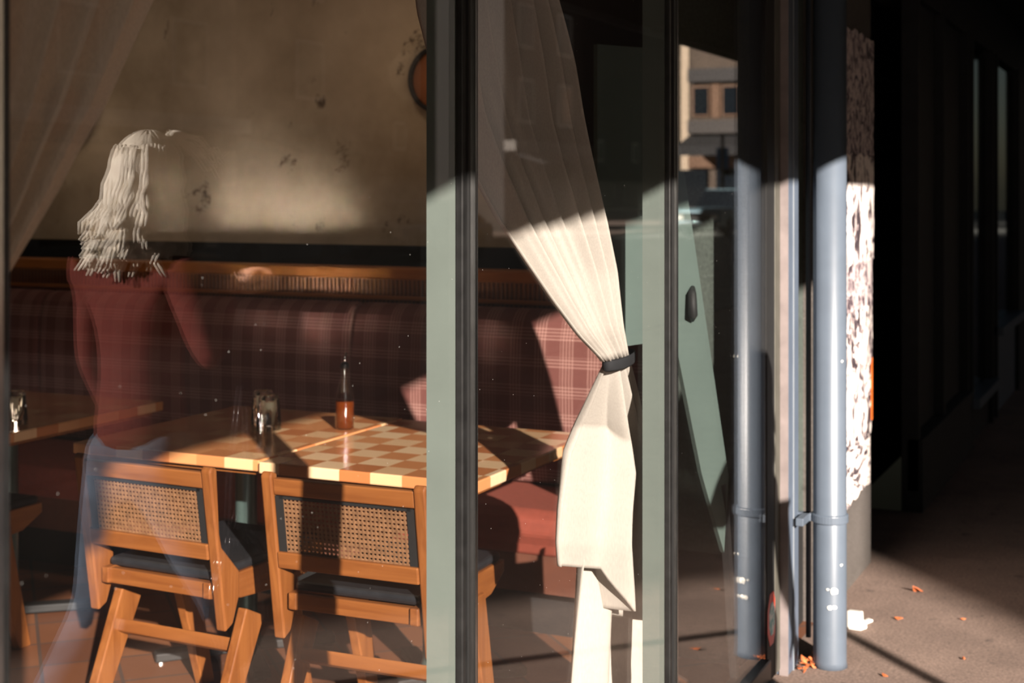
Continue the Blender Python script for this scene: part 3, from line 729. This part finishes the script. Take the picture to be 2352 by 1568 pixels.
car((31, -15.8, -.12), R(0), m['carsilver'], 'silver car parked opposite the cream building', False)
car((24, -15.8, -.12), R(0), m['cargrey'], 'dark car parked opposite nearest the photographer', True)

# ------------------------------------------------------------------ the walking woman (seen only mirrored in the left window)
FW = R(6)
per = empty('person', (2.93, -1.27, 0), FW); tag(per, 'person with long pale hair in red knit top and faded jeans walking past', 'person')
# local axes: +x forward, +y her left
def skin_mesh(name, joints, edges, mat, parent, sub=2, root=0):
    me = bpy.data.meshes.new(name); me.from_pydata([j[:3] for j in joints], edges, []); o = bpy.data.objects.new(name, me); COL.objects.link(o)
    sm = o.modifiers.new('skin', 'SKIN'); sm.use_smooth_shade = True
    for i, j in enumerate(joints):
        me.skin_vertices[0].data[i].radius = (j[3], j[4] if len(j) > 4 else j[3]); me.skin_vertices[0].data[i].use_root = (i == root)
    q = o.modifiers.new('sub', 'SUBSURF'); q.levels = sub; q.render_levels = sub
    me.materials.append(mat); o.parent = parent; return o
hip = .90
J = [(0, 0, .93, .065, .085), (0, 0, 1.05, .06, .075), (0, 0, 1.2, .07, .085), (0, 0, 1.36, .06, .09), (.0, 0, 1.44, .05, .05), (.015, 0, 1.50, .045, .045),     # 0..5
     (0, .14, 1.335, .024), (-.03, .27, 1.12, .034), (.06, .23, 1.30, .024), (.075, .235, 1.325, .02),        # 6 shoulder L,7 elbow,8 wrist,9 palm
     (0, -.14, 1.335, .024), (.02, -.20, 1.10, .036), (.12, -.19, .88, .027), (.15, -.185, .82, .024),         # 10..13 R
     (.0, .08, .88, .05), (.16, .10, .49, .05), (.20, .10, .10, .035), (.30, .10, .035, .03),          # 14..17 L leg forward
     (.0, -.08, .88, .05), (-.06, -.09, .48, .05), (-.30, -.09, .16, .035), (-.24, -.09, .04, .03)]       # 18..21 R leg back
E_ = [(0,1),(1,2),(2,3),(3,4),(4,5),(3,6),(6,7),(7,8),(8,9),(3,10),(10,11),(11,12),(12,13),(0,14),(14,15),(15,16),(16,17),(0,18),(18,19),(19,20),(20,21)]
body = skin_mesh('body', J, E_, m['skin'], per)
tj = [(0,0,.86,.125,.15),(0,0,.98,.105,.13),(0,0,1.1,.095,.12),(0,0,1.22,.105,.135),(0,0,1.335,.085,.085),(0,.15,1.335,.066),(-.02,.215,1.24,.052),(-.03,.27,1.12,.046),(.06,.235,1.30,.034),(0,-.15,1.335,.066),(.005,-.18,1.22,.052),(.02,-.20,1.10,.046),(.12,-.19,.90,.036)]
skin_mesh('knit_top', tj, [(0,1),(1,2),(2,3),(3,4),(4,5),(5,6),(6,7),(7,8),(4,9),(9,10),(10,11),(11,12)], m['sweater'], per)
jj = [(0,0,.985,.10,.125),(0,0,.90,.115,.14),(.01,.085,.80,.088),(.16,.10,.49,.068),(.20,.10,.13,.06),(-.01,-.085,.80,.088),(-.06,-.09,.48,.068),(-.29,-.09,.18,.058)]
skin_mesh('jeans', jj, [(0,1),(1,2),(2,3),(3,4),(1,5),(5,6),(6,7)], m['jeans'], per)
for (x, y, z, ry) in ((.20, .10, .0, 0), (-.33, -.09, .035, R(28))):
    k = MB(); k.tube([(-.06, 0, .05), (0, 0, .055), (.08, 0, .045), (.15, 0, .03), (.19, 0, .025)], [(.036, .045), (.042, .05), (.045, .04), (.042, .028), (.02, .018)])
    so_ = k.build('shoe', m['shoe'], per, smooth=True); so_.location = (x, y, z+.0); so_.rotation_euler = (0, ry, 0)
# head
hm = bmesh.new(); bmesh.ops.create_uvsphere(hm, u_segments=40, v_segments=28, radius=1)
for v in hm.verts:
    x, y, z = v.co
    sx, sy, sz = .095, .075, .115
    jaw = max(0, -z); X_ = x*sx*(1-.18*jaw); Y_ = y*sy*(1-.32*jaw); Z_ = z*sz
    if x > .3:
        X_ += .012*math.exp(-((y/.16)**2+((z+.12)/.22)**2))*2.0      # nose
        X_ -= .008*math.exp(-(((abs(y)-.38)/.16)**2+((z-.06)/.12)**2))  # eye sockets
        X_ += .006*math.exp(-((y/.3)**2+((z+.52)/.07)**2))            # lips
        X_ += .006*math.exp(-((y/.3)**2+((z+.85)/.12)**2))            # chin
    v.co = (X_, Y_, Z_)
me = bpy.data.meshes.new('head'); hm.to_mesh(me); hm.free(); me.materials.append(m['skin'])
for p_ in me.polygons: p_.use_smooth = True
hd = bpy.data.objects.new('head', me); COL.objects.link(hd); hd.parent = per; hd.location = (.035, 0, 1.575)
for s in (-1, 1):
    k = MB(); k.lathe([(.002, -.011), (.010, -.006), (.012, 0), (.010, .006), (.002, .011)], n=14); e_ = k.build('eye', m['headlamp'], hd, smooth=True); e_.location = (.080, s*.028, .006)
    k = MB(); k.lathe([(.001, -.004), (.005, 0), (.001, .004)], n=10); q = k.build('iris', m['black'], e_); q.location = (.0105, 0, 0)
    k = MB(); k.tube([(-.004, 0, -.025), (.0, s*.006, -.01), (-.008, s*.012, .015), (.008, s*.008, .022), (.012, s*.004, .0)], [.006, .007, .008, .006, .004], 8); e_ = k.build('ear', m['skin'], hd, smooth=True); e_.location = (-.005, s*.07, -.005)
MB().tube([(.088, -.022, -.060), (.097, 0, -.058), (.088, .022, -.060)], [.003, .006, .003], 8).build('lips', m['rust'], hd, smooth=True)
# hair: cap plus many wavy locks falling down the back
k = MB(); rnd = random.Random(3)
def cap(u, v):
    a = u*2*math.pi; b = v*R(112)
    x, y, z = math.sin(b)*math.cos(a), math.sin(b)*math.sin(a), math.cos(b)
    w = 1.10+.02*math.sin(a*17+b*3)
    fr = max(0, x)*max(0, .45-z)                          # keep the face open
    return (.095*x*w-.010-fr*.13, .075*y*w*1.06, .115*z*w+.008+fr*.05)
k.grid(cap, 60, 24)
for i in range(260):
    a = R(rnd.uniform(62, 298)); rr = rnd.uniform(.8, 1.05)
    x0, y0 = .088*math.cos(a)*rr-.01, .072*math.sin(a)*rr; zz = rnd.uniform(.02, .10)
    pts = []; L_ = rnd.uniform(.20, .275); ph = rnd.uniform(0, 6); sw = rnd.uniform(-.02, .03)
    for j in range(9):
        t = j/8; fl = 1+.15*t+.42*t**3
        pts.append((x0*fl-.012*t-.02*t*t+.012*math.sin(ph*2+t*12)*t*t, y0*fl*1.02+sw*t+.014*math.sin(ph+t*13)*t, zz-L_*t+.0))
    k.tube(pts, [.004, .009, .010, .010, .010, .010, .010, .009, .004], 6)
for i in range(14):     # strands lifted forward by the wind
    ph = rnd.uniform(-.02, .04); pts = [(.02+.022*j, rnd.uniform(-.002, .002)+.03+.012*j+ph, .118-.0022*j*j*rnd.uniform(.6, 1.4)+ph*.6) for j in range(7)]
    k.tube(pts, [.005, .005, .004, .004, .003, .002, .001], 6)
k.build('hair', m['hair'], hd, smooth=True, label='long wavy pale hair')
# hands
def hand(parent, loc, rot, curl):
    def ch(pts, r, name='finger'):
        return [(*p, q) for p, q in zip(pts, r)]
    js = [(0, 0, 0, .018, .026), (.035, 0, 0, .015, .032), (.075, 0, 0, .012, .034)]; ed = [(0, 1), (1, 2)]
    for i, (yy, ln) in enumerate(((-.030, .062), (-.010, .072), (.011, .068), (.030, .053))):
        b0 = len(js); an = 0; p = Vector((.082, yy, 0)); js.append((*p, .0085)); ed.append((2, b0))
        for s_i in range(3):
            an += curl*(.6+.12*i); p = p+Vector((math.cos(an), 0, -math.sin(an)))*ln*(.45, .32, .23)[s_i]; js.append((*p, (.008, .0075, .006)[s_i])); ed.append((b0+s_i, b0+s_i+1))
    b0 = len(js)
    js += [(.02, -.036, -.006, .011), (.045, -.055, -.016, .0095), (.068, -.060, -.026, .0075)]; ed += [(0, b0), (b0, b0+1), (b0+1, b0+2)]
    o = skin_mesh('hand', js, ed, m['skin'], parent, 2); o.location = loc; o.rotation_euler = rot; return o
hl = hand(per, (.07, .235, 1.315), (R(30), R(-20), R(40)), .45)
hl.scale = (.9, .9, .9)
hand(per, (.148, -.186, .835), (R(90), R(62), 0), .3)
# black bag over the forearm
bg_ = empty('shoulder_bag', (2.93, -.965, 0)); tag(bg_, 'glossy black crumpled bag hanging from the walking person\'s bent arm', 'bag')
bmx = bmesh.new(); bmesh.ops.create_icosphere(bmx, subdivisions=5, radius=1)
for v in bmx.verts:
    n_ = noise.noise(v.co*2.2)+.5*noise.noise(v.co*5.1); r_ = 1+.16*n_; x, y, z = v.co*r_
    pinch = 1-.55*max(0, z)**1.5
    v.co = (x*.10*pinch, y*.055*pinch, .55+z*.19)
me = bpy.data.meshes.new('pouch'); bmx.to_mesh(me); bmx.free(); me.materials.append(m['bag'])
for p_ in me.polygons: p_.use_smooth = True
po = bpy.data.objects.new('pouch', me); COL.objects.link(po); po.parent = bg_
MB().tube([(-.04, 0, .70), (-.045, .01, .85), (-.03, .02, 1.0), (-.01, .015, 1.06), (.02, .01, 1.0), (.04, 0, .85), (.04, 0, .70)], .009).build('strap', m['bag'], bg_, smooth=True)
